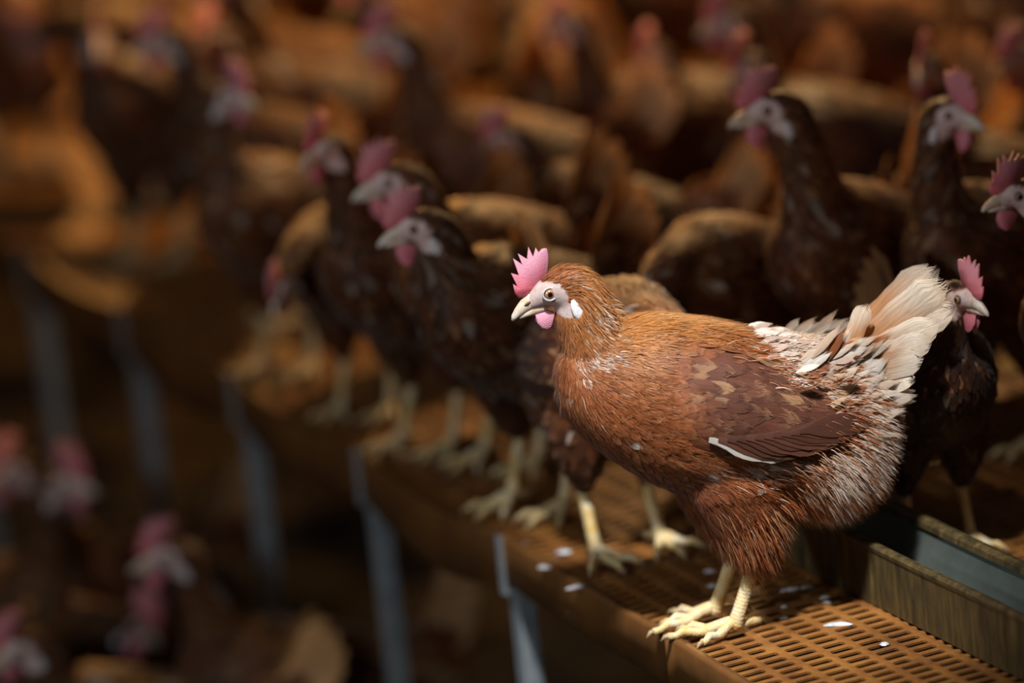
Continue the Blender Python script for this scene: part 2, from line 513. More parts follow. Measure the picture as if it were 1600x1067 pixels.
wall_prof('front_lip', [(-0.0015, 0.064), (-0.002, 0.068), (0.002, 0.0715), (0.008, 0.070), (0.009, 0.066), (0.004, 0.063)], M_TROUGH, trough)
wall_prof('trough_bottom', [(0.0028, 0.006), (0.074, 0.006), (0.074, 0.009), (0.0028, 0.009)], M_TROUGH_IN, trough)
wall_prof('back_side', [(0.070, 0.001), (0.080, 0.066), (0.083, 0.066), (0.073, 0.001)], M_TROUGH_IN, trough)
wall_prof('back_lip', [(0.076, 0.064), (0.077, 0.070), (0.084, 0.073), (0.093, 0.070), (0.093, 0.064), (0.086, 0.062)], M_TROUGH, trough)
for x in (0.002,):
    wall_prof('end_plate', [(0.0005, 0.001), (0.0005, 0.069), (0.080, 0.069), (0.0715, 0.001)], M_TROUGH, trough, x - 0.002, x)

# ------------------------------------------------------------------ hens
def smooth(a, b, x):
    t = np.clip((x - a) / (b - a), 0, 1)
    return t * t * (3 - 2 * t)

TORSO = [(.152, .303, .266, .012), (.142, .322, .245, .034), (.122, .328, .218, .052), (.092, .340, .190, .066), (.052, .347, .162, .076),
         (.012, .338, .145, .081), (-.028, .326, .133, .081), (-.068, .310, .124, .077), (-.108, .293, .112, .068),
         (-.143, .278, .117, .056), (-.170, .266, .142, .038), (-.188, .252, .195, .014)]
HEAD0 = (.125, .384)      # head origin in the reference pose; head features are measured there
# neck path: x, z, in-plane radius, lateral radius (ends at head origin)
NECK_REST = [(.088, .290, .054, .050), (.107, .320, .037, .036), (.1155, .343, .0305, .029), (.1165, .364, .0315, .0265)]
NECK_UP = [(.075, .290, .058, .050), (.096, .330, .042, .038), (.106, .368, .032, .029), (.112, .402, .026, .0235), (.118, .428, .0245, .0225)]
NECK_LOW = [(.085, .280, .056, .050), (.125, .300, .042, .037), (.160, .305, .032, .029), (.190, .295, .027, .0245)]
HEAD_CHAIN = [(0, 0, .0262, .0222), (.014, .005, .0222, .0195), (.029, .003, .0165, .0150), (.041, -.003, .0110, .0105), (.050, -.008, .0070, .0070)]
COMB = [(.058, .001), (.0615, .006), (.0625, .017), (.058, .0135), (.0635, .029), (.0555, .0255), (.0600, .0445), (.0510, .0365), (.0545, .0490), (.0455, .0415), (.0430, .0545),
        (.0390, .0430), (.0355, .0525), (.0330, .0470), (.0290, .0505), (.0240, .0500), (.0225, .0400), (.0245, .0280), (.0260, .0200), (.0330, .0080), (.0450, .0005)]
WATTLE = [(.043, -.018), (.0425, -.027), (.038, -.0335), (.033, -.0355), (.0275, -.0335), (.0245, -.0265), (.0225, -.0195), (.030, -.0145)]

def rings_to_geo(rings):
    k = len(rings[0]); V, Fc = [], []
    for r in rings: V += r
    for i in range(len(rings) - 1):
        for c in range(k):
            c2 = (c + 1) % k
            Fc.append((i * k + c, i * k + c2, (i + 1) * k + c2, (i + 1) * k + c))
    Fc += [tuple(range(k))[::-1], tuple((len(rings) - 1) * k + c for c in range(k))]
    return V, Fc

def catmull(P, n):
    P = np.array(P, float); Q = np.vstack([2 * P[0] - P[1], P, 2 * P[-1] - P[-2]])
    out = []
    for i in range(1, len(Q) - 2):
        for t in np.linspace(0, 1, n, endpoint=False):
            a, b, c, d = Q[i - 1], Q[i], Q[i + 1], Q[i + 2]
            out.append(0.5 * (2 * b + (c - a) * t + (2 * a - 5 * b + 4 * c - d) * t * t + (3 * b - 3 * c + d - a) * t ** 3))
    out.append(P[-1])
    return np.array(out)

def polygon_slab(mb, pts, thick, y0, inset, col, bend=0.0):
    """flat fleshy lobe: outline in (x,z), rounded rim, own thickness"""
    P = np.array(pts, float)
    n = len(P)
    area = 0.5 * np.sum(P[:, 0] * np.roll(P[:, 1], -1) - np.roll(P[:, 0], -1) * P[:, 1])
    sgn = 1 if area > 0 else -1
    t1 = P - np.roll(P, 1, 0); t2 = np.roll(P, -1, 0) - P
    t1 /= np.linalg.norm(t1, axis=1)[:, None]; t2 /= np.linalg.norm(t2, axis=1)[:, None]
    nn = np.stack([-(t1 + t2)[:, 1], (t1 + t2)[:, 0]], 1) * sgn
    ln = np.linalg.norm(nn, axis=1)[:, None]; nn = nn / np.maximum(ln, 0.3)
    I = P + nn * inset
    yb = y0 + bend * (P[:, 1] - P[:, 1].min())
    V = [(p[0], yb[i], p[1]) for i, p in enumerate(P)] + [(p[0], yb[i] + thick, p[1]) for i, p in enumerate(I)] + [(p[0], yb[i] - thick, p[1]) for i, p in enumerate(I)]
    Fc = [tuple(range(n, 2 * n))[::sgn], tuple(range(2 * n, 3 * n))[::-sgn]]
    for i in range(n):
        j = (i + 1) % n
        Fc += [(i, j, n + j, n + i)[::sgn], (j, i, 2 * n + i, 2 * n + j)[::sgn]]
    mb.add(V, Fc, col)

def feather_blade(mb, base, tip, normal, width, col, curl=0.0, blunt=0.5, seg=7, cup=0.12, colfn=None):
    base, tip, normal = Vector(base), Vector(tip), Vector(normal).normalized()
    t = tip - base; L = t.length; t.normalize()
    normal = (normal - t * normal.dot(t)).normalized(); s = normal.cross(t)
    V, C, U = [], [], []
    ra = random.random()
    for i in range(seg + 1):
        u = i / seg
        w = width * 0.5 * (0.22 + 0.78 * smooth(0, 0.45, u)) * (1.0 - smooth(blunt, 1.06, u) ** 1.4)
        c = base + t * (L * u) + normal * (curl * L * (4 * u * (1 - u)))
        for k, q in ((0, -1), (1, 0), (2, 1)):
            jit = random.uniform(-1, 1) * 0.05 * width if k != 1 else 0
            V.append(c + s * (q * w + jit * (0.2 + u)) - normal * (abs(q) * cup * w))
            cc = col if colfn is None else colfn(u, q)
            C.append((*cc[:3], ra)); U.append((0.5 + 0.5 * q, u))
    Fc = []
    for i in range(seg):
        for k in (0, 1):
            a = i * 3 + k
            Fc.append((a, a + 1, a + 4, a + 3))
    mb.add(V, Fc, C, U)

FLOW = [(.150, .402, -1, .3), (.125, .412, -1, -.15), (.095, .392, -.5, -1), (.115, .360, -.5, -1), (.145, .340, -.10, -1), (.085, .358, -1, -.45), (.157, .290, -.15, -1),
        (.130, .240, -.75, -.65), (.100, .300, -.85, -.5), (.05, .25, -1, -.22), (.03, .35, -1, -.22), (-.06, .32, -1, -.25), (.03, .18, -.85, -.40), (-.03, .115, -.35, -1), (.02, .13, -.6, -.8),
        (-.06, .19, -.9, -.35), (-.10, .15, -.65, -.75), (-.15, .15, -.75, -.65), (-.18, .22, -1, -.25), (-.14, .27, -1, .25)]
FLOW = np.array(FLOW)

def lin(r, g, b):
    f = lambda c: (c / 255 / 12.92) if c / 255 <= 0.04045 else ((c / 255 + 0.055) / 1.055) ** 2.4
    return np.array([f(r), f(g), f(b)])
RUST, GOLD, DARK, WHITE, TAN, DEEP = lin(152, 86, 44), lin(198, 138, 72), lin(98, 58, 43), lin(228, 220, 208), lin(200, 160, 116), lin(122, 66, 44)

def blob(x, z, cx, cz, rx, rz):
    return math.exp(-(((x - cx) / rx) ** 2 + ((z - cz) / rz) ** 2))

def main_color(x, y, z, near):
    c = RUST * .92
    g = max(blob(x, z, .02, .36, .10, .035), blob(x, z, .10, .40, .03, .02) * .7, blob(x, z, .08, .33, .03, .03) * .6)
    c = c * (1 - g) + GOLD * g
    g = blob(x, z, .06, .16, .07, .03) * .75 + blob(x, z, -.03, .10, .05, .03) * .4
    c = c * (1 - min(g, 1)) + DEEP * min(g, 1)
    w = 0.0
    w = max(w, blob(x, z, .112, .318, .016, .006) * .8, blob(x, z, .128, .308, .008, .005) * .6)         # bare pale patch at the neck's base
    w = max(w, blob(x, z, .100, .360, .016, .020) * .38)                                                   # grey side of the neck
    w = max(w, blob(x, z, -.105, .298, .036, .020) * 1.3)                                                   # pale rump cushion
    w = max(w, blob(x, z, -.045, .190, .045, .010) * .9)
    w = max(w, blob(x, z, -.125, .168, .034, .036) * .95, blob(x, z, -.165, .18, .035, .05) * .9)
    w = max(w, blob(x, z, -.115, .115, .035, .018) * 1.0)
    w = max(w, blob(x, z, -.18, .24, .03, .05) * .9)
    if random.random() < 0.025: w = max(w, .3)
    if random.random() < w: 
        k = min(1, .40 + random.random() * .6)
        c = c * (1 - k) + WHITE * .85 * k
    return c * random.uniform(.84, 1.14)

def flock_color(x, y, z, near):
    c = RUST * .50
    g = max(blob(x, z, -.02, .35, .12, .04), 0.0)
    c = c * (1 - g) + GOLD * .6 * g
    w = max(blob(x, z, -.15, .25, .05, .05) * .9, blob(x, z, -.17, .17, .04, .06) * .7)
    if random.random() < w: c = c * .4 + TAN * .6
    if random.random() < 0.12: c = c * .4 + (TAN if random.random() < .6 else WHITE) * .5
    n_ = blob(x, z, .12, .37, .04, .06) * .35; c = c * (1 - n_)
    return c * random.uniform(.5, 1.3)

def scatter_feathers(mb, bvh, tris, areas, count_r, spec, colf, flow_xf=None, lod=0, reject=None, flow=None):
    """shingle feathers over a surface; spec(p)->(length,width,lift,spacing) or None"""
    flow = FLOW if flow is None else flow
    cum = np.cumsum(areas); tot = cum[-1]
    ncand = int(count_r)
    ti = np.searchsorted(cum, rng.random(ncand) * tot)
    r1, r2 = np.sqrt(rng.random(ncand)), rng.random(ncand)
    T = tris[np.minimum(ti, len(tris) - 1)]
    P = T[:, 0] * (1 - r1)[:, None] + T[:, 1] * (r1 * (1 - r2))[:, None] + T[:, 2] * (r1 * r2)[:, None]
    cell = {}
    CS = 0.006
    for p in P:
        sp = spec(p)
        if sp is None: continue
        L, W, lift, gap = sp
        key = tuple(np.floor(p / CS).astype(int))
        ok = True
        R = int(gap / CS) + 1
        for dx in range(-R, R + 1):
            for dy in range(-R, R + 1):
                for dz in range(-R, R + 1):
                    for q in cell.get((key[0] + dx, key[1] + dy, key[2] + dz), ()):
                        if (q[0] - p[0]) ** 2 + (q[1] - p[1]) ** 2 + (q[2] - p[2]) ** 2 < gap * gap: ok = False; break
                    if not ok: break
                if not ok: break
            if not ok: break
        if not ok: continue
        cell.setdefault(key, []).append(tuple(p))
        # flow direction
        pr = p if flow_xf is None else flow_xf(p)
        d2 = (flow[:, 0] - pr[0]) ** 2 + (flow[:, 1] - pr[2]) ** 2
        w = 1.0 / (d2 + 1e-5) ** 1.6
        dx, dz = (flow[:, 2] * w).sum(), (flow[:, 3] * w).sum()
        t = Vector((dx, 0, dz)).normalized()
        if flow_xf is not None and hasattr(flow_xf, 'rot'): t = flow_xf.rot(p, t)
        loc, nrm, _, _ = bvh.find_nearest(Vector(p))
        t += Vector((rng.normal(0, .10), rng.normal(0, .10), rng.normal(0, .10)))
        t = (t - nrm * t.dot(nrm))
        if t.length < 1e-4: continue
        t.normalize()
        s = nrm.cross(t)
        L *= random.uniform(.85, 1.15); W *= random.uniform(.9, 1.1); lift *= random.uniform(.7, 1.2)
        col = colf(pr[0], pr[1], pr[2], p[1] > 0)
        seg = 2 if lod else 4
        V, C, U = [], [], []
        ra = random.random()
        cur = Vector(p); cn = nrm; ct = t
        prof = [.35, .95, .0] if lod else [.3, .85, 1.0, .72, .04]
        for i in range(seg + 1):
            u = i / seg
            if i:
                nx = cur + ct * (L / seg)
                l2, n2, _, _ = bvh.find_nearest(nx)
                if n2.dot(cn) > 0.2 and (l2 - nx).length < L * 0.5:
                    nd = (l2 - cur)
                    cur2, cn2 = l2, (cn * .5 + n2 * .5).normalized()
                else:
                    cur2, cn2 = nx - cn * (L * .06), cn
                ct = (ct * .6 + (cur2 - cur).normalized() * .4).normalized()
                cur, cn = cur2, cn2
            c = cur + cn * (0.0004 + lift * u ** 1.2)
            ss = cn.cross(ct).normalized()
            for k in (-1, 0, 1):
                if lod and k == 0 and False: continue
                j = random.uniform(-.09, .09) * W * (u if k else 0)
                ww = W * .5 * prof[i]
                V.append(c + ss * (k * ww + j) - cn * (abs(k) * ww * .16) + ct * (random.uniform(-.06, .03) * L * u * abs(k)))
                C.append((*col, ra)); U.append((.5 + .5 * k, u))
        Fc = []
        for i in range(seg):
            for k in (0, 1):
                a = i * 3 + k
                Fc.append((a, a + 1, a + 4, a + 3))
        mb.add(V, Fc, C, U)

def build_hen(kind):
    """returns list of (part name, mesh, location parent key, extra) for one hen pose"""
    main = kind == 'main'
    lod = 0 if main else 1
    mF = M_FEATHER if main else M_FEATHER_BG
    neck, head, pitch, yaw = {
        'main': (NECK_REST, HEAD0, 0.0, 0.0),
        'alert': (NECK_UP, (.126, .444), 16.0, 0.0),
        'alert_left': (NECK_UP, (.126, .444), 14.0, 75.0),
        'alert_right': (NECK_UP, (.126, .444), 14.0, -50.0),
        'rest': (NECK_REST, HEAD0, 10.0, 25.0),
        'rest_right': (NECK_REST, HEAD0, 10.0, -40.0),
        'low': (NECK_LOW, (.218, .282), -20.0, 0.0),
        'low_left': (NECK_LOW, (.218, .282), -12.0, 48.0)}[kind]
    pr_ = math.radians(pitch)
    cp, sp_ = math.cos(pr_), math.sin(pr_)
    def H(dx, dz):                       # head-local to hen-local
        return (head[0] + dx * cp - dz * sp_, head[1] + dx * sp_ + dz * cp)
    def flow_xf(p):                      # map a posed neck/head point to the reference pose for flow & colour
        if kind == 'main' or p[0] < .06 or p[2] < .27: return p
        dx, dz = p[0] - head[0], p[2] - head[1]
        k = float(smooth(.28, head[1] - .01, p[2])) if not kind.startswith('low') else float(smooth(.08, .20, p[0]))
        ux, uz = dx * cp + dz * sp_, -dx * sp_ + dz * cp
        return np.array([(HEAD0[0] + ux) * k + p[0] * (1 - k), p[1], (HEAD0[1] + uz) * k + min(p[2], .35) * (1 - k)])
    # --- continuous body: torso, neck, head and thighs fused
    bm_mb = MB()
    KS = 24
    st = catmull(TORSO, 3); rings = []
    for x, zt, zb, hw in st:
        zc, hh = (zt + zb) / 2, max((zt - zb) / 2, .004)
        r = []
        for k in range(KS):
            q = 2 * math.pi * k / KS
            cy, cz = math.cos(q), math.sin(q)
            e = 0.92
            wy = hw * math.copysign(abs(cy) ** e, cy) * (1.0 - 0.12 * max(0, cz))
            r.append((x, wy, zc + hh * math.copysign(abs(cz) ** e, cz)))
        rings.append(r)
    v, f = rings_to_geo(rings); bm_mb.add(v, f)
    chain = [(a, b, c, d) for a, b, c, d in neck] + [(*H(a, b), c, d) for a, b, c, d in HEAD_CHAIN]
    ch = catmull(chain, 3); rings = []
    for i, (x, z, ri, rl) in enumerate(ch):
        a, b = ch[max(i - 1, 0)], ch[min(i + 1, len(ch) - 1)]
        tx, tz = b[0] - a[0], b[1] - a[1]; l = math.hypot(tx, tz); tx, tz = tx / l, tz / l
        nx, nz = -tz, tx
        rings.append([(x + nx * ri * math.sin(q), rl * math.cos(q), z + nz * ri * math.sin(q)) for q in [2 * math.pi * k / KS for k in range(KS)]])
    v, f = rings_to_geo(rings); bm_mb.add(v, f)
    # legs: near (left, +y) and far
    if main:
        LEG = {1: dict(hip=(-.020, .040, .190), hock=(-.031, .030, .072), ankle=(-.004, .037, .011), toes=[((.066, .026, .002)), ((.037, .060, .002)), ((.048, -.004 + .012, .002)), ((-.034, .020, .003))]),
               -1: dict(hip=(-.012, -.038, .190), hock=(-.022, -.020, .072), ankle=(.006, -.018, .011), toes=[((.078, .005, .002)), ((.045, -.050, .002)), ((.060, -.020, .002)), ((-.028, -.030, .003))])}
    else:
        LEG = {s: dict(hip=(-.015, .042 * s, .190), hock=(-.030, .040 * s, .078), ankle=(-.004, .042 * s, .011),
                       toes=[(.062, .040 * s, .002), (.046, .072 * s, .002), (.050, .012 * s, .002), (-.036, .036 * s, .003)]) for s in (1, -1)}
    for s, g in LEG.items():
        hip, hk = Vector(g['hip']), Vector(g['hock'])
        pts = [hip + Vector((0, -s * .012, .01)), hip.lerp(hk, .25), hip.lerp(hk, .5), hip.lerp(hk, .72), hip.lerp(hk, .9), hk + Vector((0, 0, -.002))]
        v, f = tube_geo(pts, [.056, .054, .045, .033, .018, .009], 16, True, .72)
        bm_mb.add(v, f)
    me0 = bm_mb.mesh('tmp', [])
    ob = bpy.data.objects.new('tmp', me0); COL.objects.link(ob)
    md = ob.modifiers.new('r', 'REMESH'); md.mode = 'VOXEL'; md.voxel_size = .0032 if main else .0055
    ms = ob.modifiers.new('s', 'SMOOTH'); ms.factor = .5; ms.iterations = 8 if main else 3
    dg = bpy.context.evaluated_depsgraph_get()
    ev = ob.evaluated_get(dg); em = bpy.data.meshes.new_from_object(ev)
    V = np.empty(len(em.vertices) * 3, np.float64); em.vertices.foreach_get('co', V); V = V.reshape(-1, 3)
    Fc = [tuple(p.vertices) for p in em.polygons]
    bpy.data.objects.remove(ob); bpy.data.meshes.remove(me0); bpy.data.meshes.remove(em)
    bvh = BVHTree.FromPolygons([Vector(p) for p in V], Fc)
    tr = []
    for q in Fc:
        tr.append((q[0], q[1], q[2]))
        if len(q) == 4: tr.append((q[0], q[2], q[3]))
    tris = V[np.array(tr)]
    areas = np.linalg.norm(np.cross(tris[:, 1] - tris[:, 0], tris[:, 2] - tris[:, 0]), axis=1) * .5
    def head_local(p):
        dx, dz = p[0] - head[0], p[2] - head[1]
        return dx * cp + dz * sp_, -dx * sp_ + dz * cp
    def face(p):
        hx, hz = head_local(p)
        if hx < -.02 or abs(hz) > .05: return False
        if ((hx - .030) / .020) ** 2 + ((hz + .000) / .0165) ** 2 < 1: return True
        if ((hx - .0085) / .0065) ** 2 + ((hz - .002) / .0075) ** 2 < 1: return False
        if hx > .034 and hz < .020: return True
        if ((hx - .012) / .016) ** 2 + ((hz + .013) / .0085) ** 2 < 1: return True
        return False
    colf = main_color if main else flock_color
    def deform(A):
        if not yaw: return A
        A = A.copy()
        w = smooth(.29, head[1] - .01, A[:, 2]) * smooth(.03, .08, A[:, 0])
        if kind.startswith('low'): w = smooth(.13, .20, A[:, 0])
        a = math.radians(yaw) * w; ox = head[0] - .012
        x, y = A[:, 0] - ox, A[:, 1].copy()
        A[:, 0] = ox + x * np.cos(a) - y * np.sin(a); A[:, 1] = x * np.sin(a) + y * np.cos(a)
        return A
    parts = []
    # body mesh with skin colour; scaly legs are part of the same mesh
    body = MB()
    cols = []
    for p in V:
        if face(p):
            cols.append((.47, .385, .365) if main else (.74, .58, .56))
        else:
            cols.append(tuple(np.minimum(colf(*(flow_xf(p)), True), .5) * .8))
    body.add([tuple(p) for p in V], Fc, cols, None, 0)
    for s, g in LEG.items():
        hk, an = Vector(g['hock']), Vector(g['ankle'])
        pts = [hk + Vector((-.001, 0, .012)), hk, hk.lerp(an, .2), hk.lerp(an, .5), hk.lerp(an, .8), an, an + Vector((.002, 0, -.005))]
        R = [.0090, .0090, .0078, .0073, .0075, .0086, .0074]
        sg = 12 if main else 7
        v, f = tube_geo(pts, R, sg, True)
        uv = []
        Ls = np.cumsum([0] + [(pts[i + 1] - pts[i]).length for i in range(len(pts) - 1)])
        for i in range(len(pts)): uv += [(k / sg, Ls[i] * 1600) for k in range(sg)]
        body.add(v, f, (.7, .55, .25), uv, 1)
        for ti, tp in enumerate(g['toes']):
            tp = Vector(tp); d = tp - an; L = d.length
            side = Vector((-d.y, d.x, 0)).normalized()
            n = 9 if main else 5
            P, R, uv = [], [], []
            for i in range(n + 1):
                u = i / n
                q = an.lerp(tp, u); hgt = .0062 + .0062 * (1 - u) ** 2 + .0022 * math.sin(u * math.pi * 3)
                if u > .85: hgt = .0045
                q.z = hgt if ti < 3 else max(.004, .010 - .005 * u)
                P.append(q); R.append((.0062 * (1 - u) + .0040 * u) * (1 + .10 * math.sin(u * math.pi * 6)))
                uv += [(k / sg, u * L * 2300) for k in range(sg)]
            v, f = tube_geo(P, R, sg, True, .9)
            body.add(v, f, (.7, .55, .25), uv, 1)
            dn = d.normalized()
            v, f = tube_geo([P[-1] - dn * .001, P[-1] + dn * .004 + Vector((0, 0, .0005)), P[-1] + dn * .009 - Vector((0, 0, .0035))], [.0034, .0026, .0006], 6)
            body.add(v, f, (.4, .3, .2), None, 2)
    parts.append(('body', body.mesh('hen_body_' + kind, [M_SKIN, M_LEG, M_CLAW], deform=deform), None))
    # --- wing shells
    WST = [(.098, .292, .010), (.078, .288, .034), (.045, .279, .048), (.005, .267, .054), (-.040, .253, .052), (-.080, .240, .044), (-.118, .227, .030), (-.146, .216, .013)]
    wings = []
    for s in (1, -1):
        wm = MB(); rings = []
        for x, z, hh in catmull(WST, 2):
            r = []
            for k in range(18):
                q = 2 * math.pi * k / 18
                zz = z + hh * math.sin(q)
                hit = bvh.ray_cast(Vector((x, .3, zz)), Vector((0, -1, 0)))[0]
                yb = hit.y if hit else .02
                yb = max(yb, .022)
                sink = float(smooth(.015, .075, x))
                r.append((x, s * (yb + .001 - .009 * sink + .0075 * (1 - .6 * sink) * math.cos(q) * min(1, hh / .03)), zz))
            rings.append(r)
        v, f = rings_to_geo(rings)
        if s > 0: f = [q[::-1] for q in f]
        wm.add(v, f, tuple(DARK * .8))
        wb = BVHTree.FromPolygons([Vector(p) for p in v], f)
        tq = []
        for q in f:
            for i in range(1, len(q) - 1): tq.append((q[0], q[i], q[i + 1]))
        va = np.array([tuple(p) for p in v]); tt = va[np.array(tq)]
        nn = np.cross(tt[:, 1] - tt[:, 0], tt[:, 2] - tt[:, 0])
        ar = np.linalg.norm(nn, axis=1) * .5
        outward = (nn[:, 1] * s > -.2 * np.linalg.norm(nn, axis=1))
        if not outward.mean() > .4:
            pass
        cm = MB() if main else wm
        wflow = np.array([(.09, .29, -1, -.1), (.05, .31, -1, -.25), (.0, .28, -1, -.35), (-.05, .28, -1, -.5), (-.06, .22, -1, -.25), (.03, .24, -1, -.2), (-.12, .23, -1, -.4)])
        def wspec(p, s=s):
            L = .016 + .030 * float(smooth(.09, -.08, p[0]))
            if main: return (L * 1.3, L * .50, .0020, L * .25)
            return (.045, .022, .004, .015)
        def wcol(x, y, z, near):
            k = float(1 - smooth(.015, .065, x)) * float(1 - smooth(.305, .33, z))
            c = RUST * (1 - k) + DARK * k
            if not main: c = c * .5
            if main and blob(x, z, -.048, .292, .008, .007) > .4: c = WHITE * .8
            if main and random.random() < .05: c = c * .65 + TAN * .35
            return c * random.uniform(.80, 1.15)
        sel = outward
        scatter_feathers(cm, wb, tt[sel], ar[sel], 2600 if main else 500, wspec, wcol, None, lod, None, wflow)
        wpart = ('wing', None, None)
        subs = []
        if main:
            subs.append(('wing_coverts', cm.mesh('wing_coverts', [mF]), 'stuff'))
            for k in range(11):
                fm = MB()
                u = k / 10
                bx, bz = .015 - .095 * u, .232 - .006 * u
                tx, tz = -.070 - .098 * min(1, u * 1.0), .199 + .017 * u ** 2 + .002 * (k % 2)
                hit = bvh.ray_cast(Vector((bx, .3, bz)), Vector((0, -1, 0)))[0]; yb = hit.y if hit else .06
                hit = bvh.ray_cast(Vector((max(tx, -.165), .3, tz)), Vector((0, -1, 0)))[0]; yt = hit.y if hit else .03
                cc = DARK * random.uniform(.65, 1.05)
                if k == 0: cc = WHITE * .62
                feather_blade(fm, (bx, s * (yb + .009 + .0006 * k), bz), (tx, s * (max(yt, .018) + .008 + .0004 * k), tz), (0, s, .25), .024, tuple(cc), .03, .72, 9)
                subs.append(('flight_feather', fm.mesh('flight_feather', [M_VANE]), None))
        else:
            for k in range(5):
                u = k / 4
                feather_blade(wm, (.0 - .07 * u, s * .078, .235), (-.08 - .085 * u, s * (.070 - .03 * u), .200 + .012 * u), (0, s, .25), .026, tuple(DARK * .55 * random.uniform(.8, 1.2)), .04, .72, 4)
        parts.append(('wing', wm.mesh('wing_' + kind, [mF]), subs))
    # --- contour plumage
    plum = MB()
    def spec(p):
        if face(p): return None
        x, y, z = p
        rp = flow_xf(p)
        # hide under the wing shell
        if abs(y) > .03 and -.10 < x < .018 and abs(z - (.267 + .30 * x)) < .030: return None
        hx, hz = head_local(p)
        if (hx + .0) ** 2 + hz ** 2 < .030 ** 2 or (hx > 0 and hz > -.01 and hx < .05 and abs(hz) < .05):
            if main: return (.0095, .0038, .0009, .0017)
            return (.016, .008, .0015, .0046)
        if z < .115 and -.06 < x < .03:
            return (.016, .006, .0022, .0036) if main else (.026, .012, .003, .0075)
        if x < -.085 and z < .20:
            return (.030, .0075, .0060, .0046) if main else (.040, .016, .007, .0095)
        if rp[2] > .315 and rp[0] > .08:
            return (.018, .0062, .0016, .0027) if main else (.030, .011, .003, .0066)
        if x > .11:
            return (.019, .0100, .0020, .0046) if main else (.032, .016, .003, .0085)
        return (.026, .0140, .0026, .0066) if main else (.040, .020, .004, .0105)
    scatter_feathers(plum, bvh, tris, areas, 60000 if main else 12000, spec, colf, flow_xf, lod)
    # loose down hanging from thighs and vent
    if main:
        cum = np.cumsum(areas)
        for rep_ in range(62000):
            i = min(np.searchsorted(cum, random.random() * cum[-1]), len(tris) - 1)
            p = tris[i].mean(0)
            x, y, z = p
            zone = blob(x, z, -.15, .15, .05, .05) + blob(x, z, -.03, .09, .05, .03) + .5 * blob(x, z, -.18, .23, .03, .05) + .25 * blob(x, z, .11, .36, .03, .04) + .2 * blob(x, z, .15, .26, .02, .04) + .8 * blob(x, z, -.12, .115, .05, .03) + 1.0 * blob(x, z, -.11, .29, .04, .022) + .9 * blob(x, z, -.155, .25, .03, .04)
            over = random.random() > zone
            if over and rep_ > 34000: continue
            if face(p): continue
            if over and abs(y) > .03 and -.14 < x < .02 and abs(z - (.267 + .30 * x)) < .050: continue
            if over and -.05 < x < .13 and .15 < z < .27 and random.random() < .6: continue
            _, nrm, _, _ = bvh.find_nearest(Vector(p))
            d2 = (FLOW[:, 0] - x) ** 2 + (FLOW[:, 1] - z) ** 2; w = 1 / (d2 + 1e-5) ** 1.6
            t = Vector(((FLOW[:, 2] * w).sum(), 0, (FLOW[:, 3] * w).sum())).normalized()
            small = x > .05
            t = (t + nrm * random.uniform(.03, .28 if not small else .2) + Vector((random.gauss(0, .15), random.gauss(0, .15), random.gauss(0, .15)))).normalized()
            if over: t = (t - nrm * t.dot(nrm)).normalized(); t = (t + nrm * random.uniform(.02, .10)).normalized()
            L = random.uniform(.010, .026) * (.7 if small else 1)
            s_ = nrm.cross(t).normalized()
            b0 = Vector(p) + nrm * ((.0014 if small else .0026) if over else (.002 if small else .004))
            c = np.minimum(colf(x, y, z, True) * 1.15, .9)
            if random.random() < (.3 if not over else .12): c = c * .5 + TAN * .5
            if over: c = c * random.uniform(.5, 1.3)
            wd = random.uniform(.00025, .0005) * (.8 if over else 1)
            mid = b0 + t * (L * .55) + nrm * (.001); tip = b0 + t * L + (Vector((0, 0, -.15 * L)) if not over else Vector())
            plum.add([b0 - s_ * wd, b0 + s_ * wd, mid - s_ * wd * .8, mid + s_ * wd * .8, tip], [(0, 1, 3, 2), (2, 3, 4)], tuple(c))
    parts.append(('plumage', plum.mesh('plumage_' + kind, [mF], deform=deform), 'stuff'))
    # --- tail
    CREAM, BR = lin(238, 226, 206), lin(190, 136, 88)
    if main:
        tips = [(-.258, .356, .010, .034), (-.262, .345, .026, .038), (-.255, .352, -.016, .034), (-.268, .333, .016, .036), (-.268, .318, .030, .032), (-.246, .306, .038, .032), (-.262, .325, -.030, .034),
                (-.236, .290, .044, .030), (-.226, .272, .046, .030), (-.240, .300, -.042, .030), (-.216, .250, .042, .028), (-.176, .332, .020, .020)]
        for i, (tx, tz, ty, wd) in enumerate(tips):
            fm = MB()
            k0 = random.uniform(.75, 1.0)
            def cf(u, q, k0=k0, i=i):
                k = float(smooth(.38, .92, u + .12 * q * ((i % 2) * 2 - 1))) 
                return (BR * (1 - k) + CREAM * k) * k0
            base = (-.148 + .03 * max(0, (.33 - tz)) , ty * .35, .252 + (tz - .25) * .16)
            feather_blade(fm, base, (tx, ty, tz), (0.25, 1 if ty > -.02 else -1, .25), wd, (1, 1, 1), -.05 + .02 * (i % 3), .80, 11, .2, cf)
            parts.append(('tail_feather', fm.mesh('tail_feather', [M_VANE]), None))
        cv = MB()
        for i in range(520):
            q = random.random()
            bx, bz = -.085 - .090 * random.random(), .205 + .085 * random.random()
            if bz > .30 + .35 * (bx + .09): continue
            up = (bz - .205) / .085
            ang = math.radians(random.gauss(196 - 42 * up, 12))
            L = random.uniform(.026, .055)
            hit = bvh.ray_cast(Vector((max(bx, -.165), .3, min(bz, .262))), Vector((0, -1, 0)))[0]
            sgn = random.choice((1, 1, -1))
            yb = sgn * ((hit.y if hit else .02) * random.uniform(.75, 1.0) + .002)
            k = min(1, max(0, random.gauss(.62, .3)))
            c = (TAN * (1 - k) + WHITE * .9 * k) * random.uniform(.75, 1.0)
            if random.random() < .12: c = RUST * random.uniform(.7, 1.1)
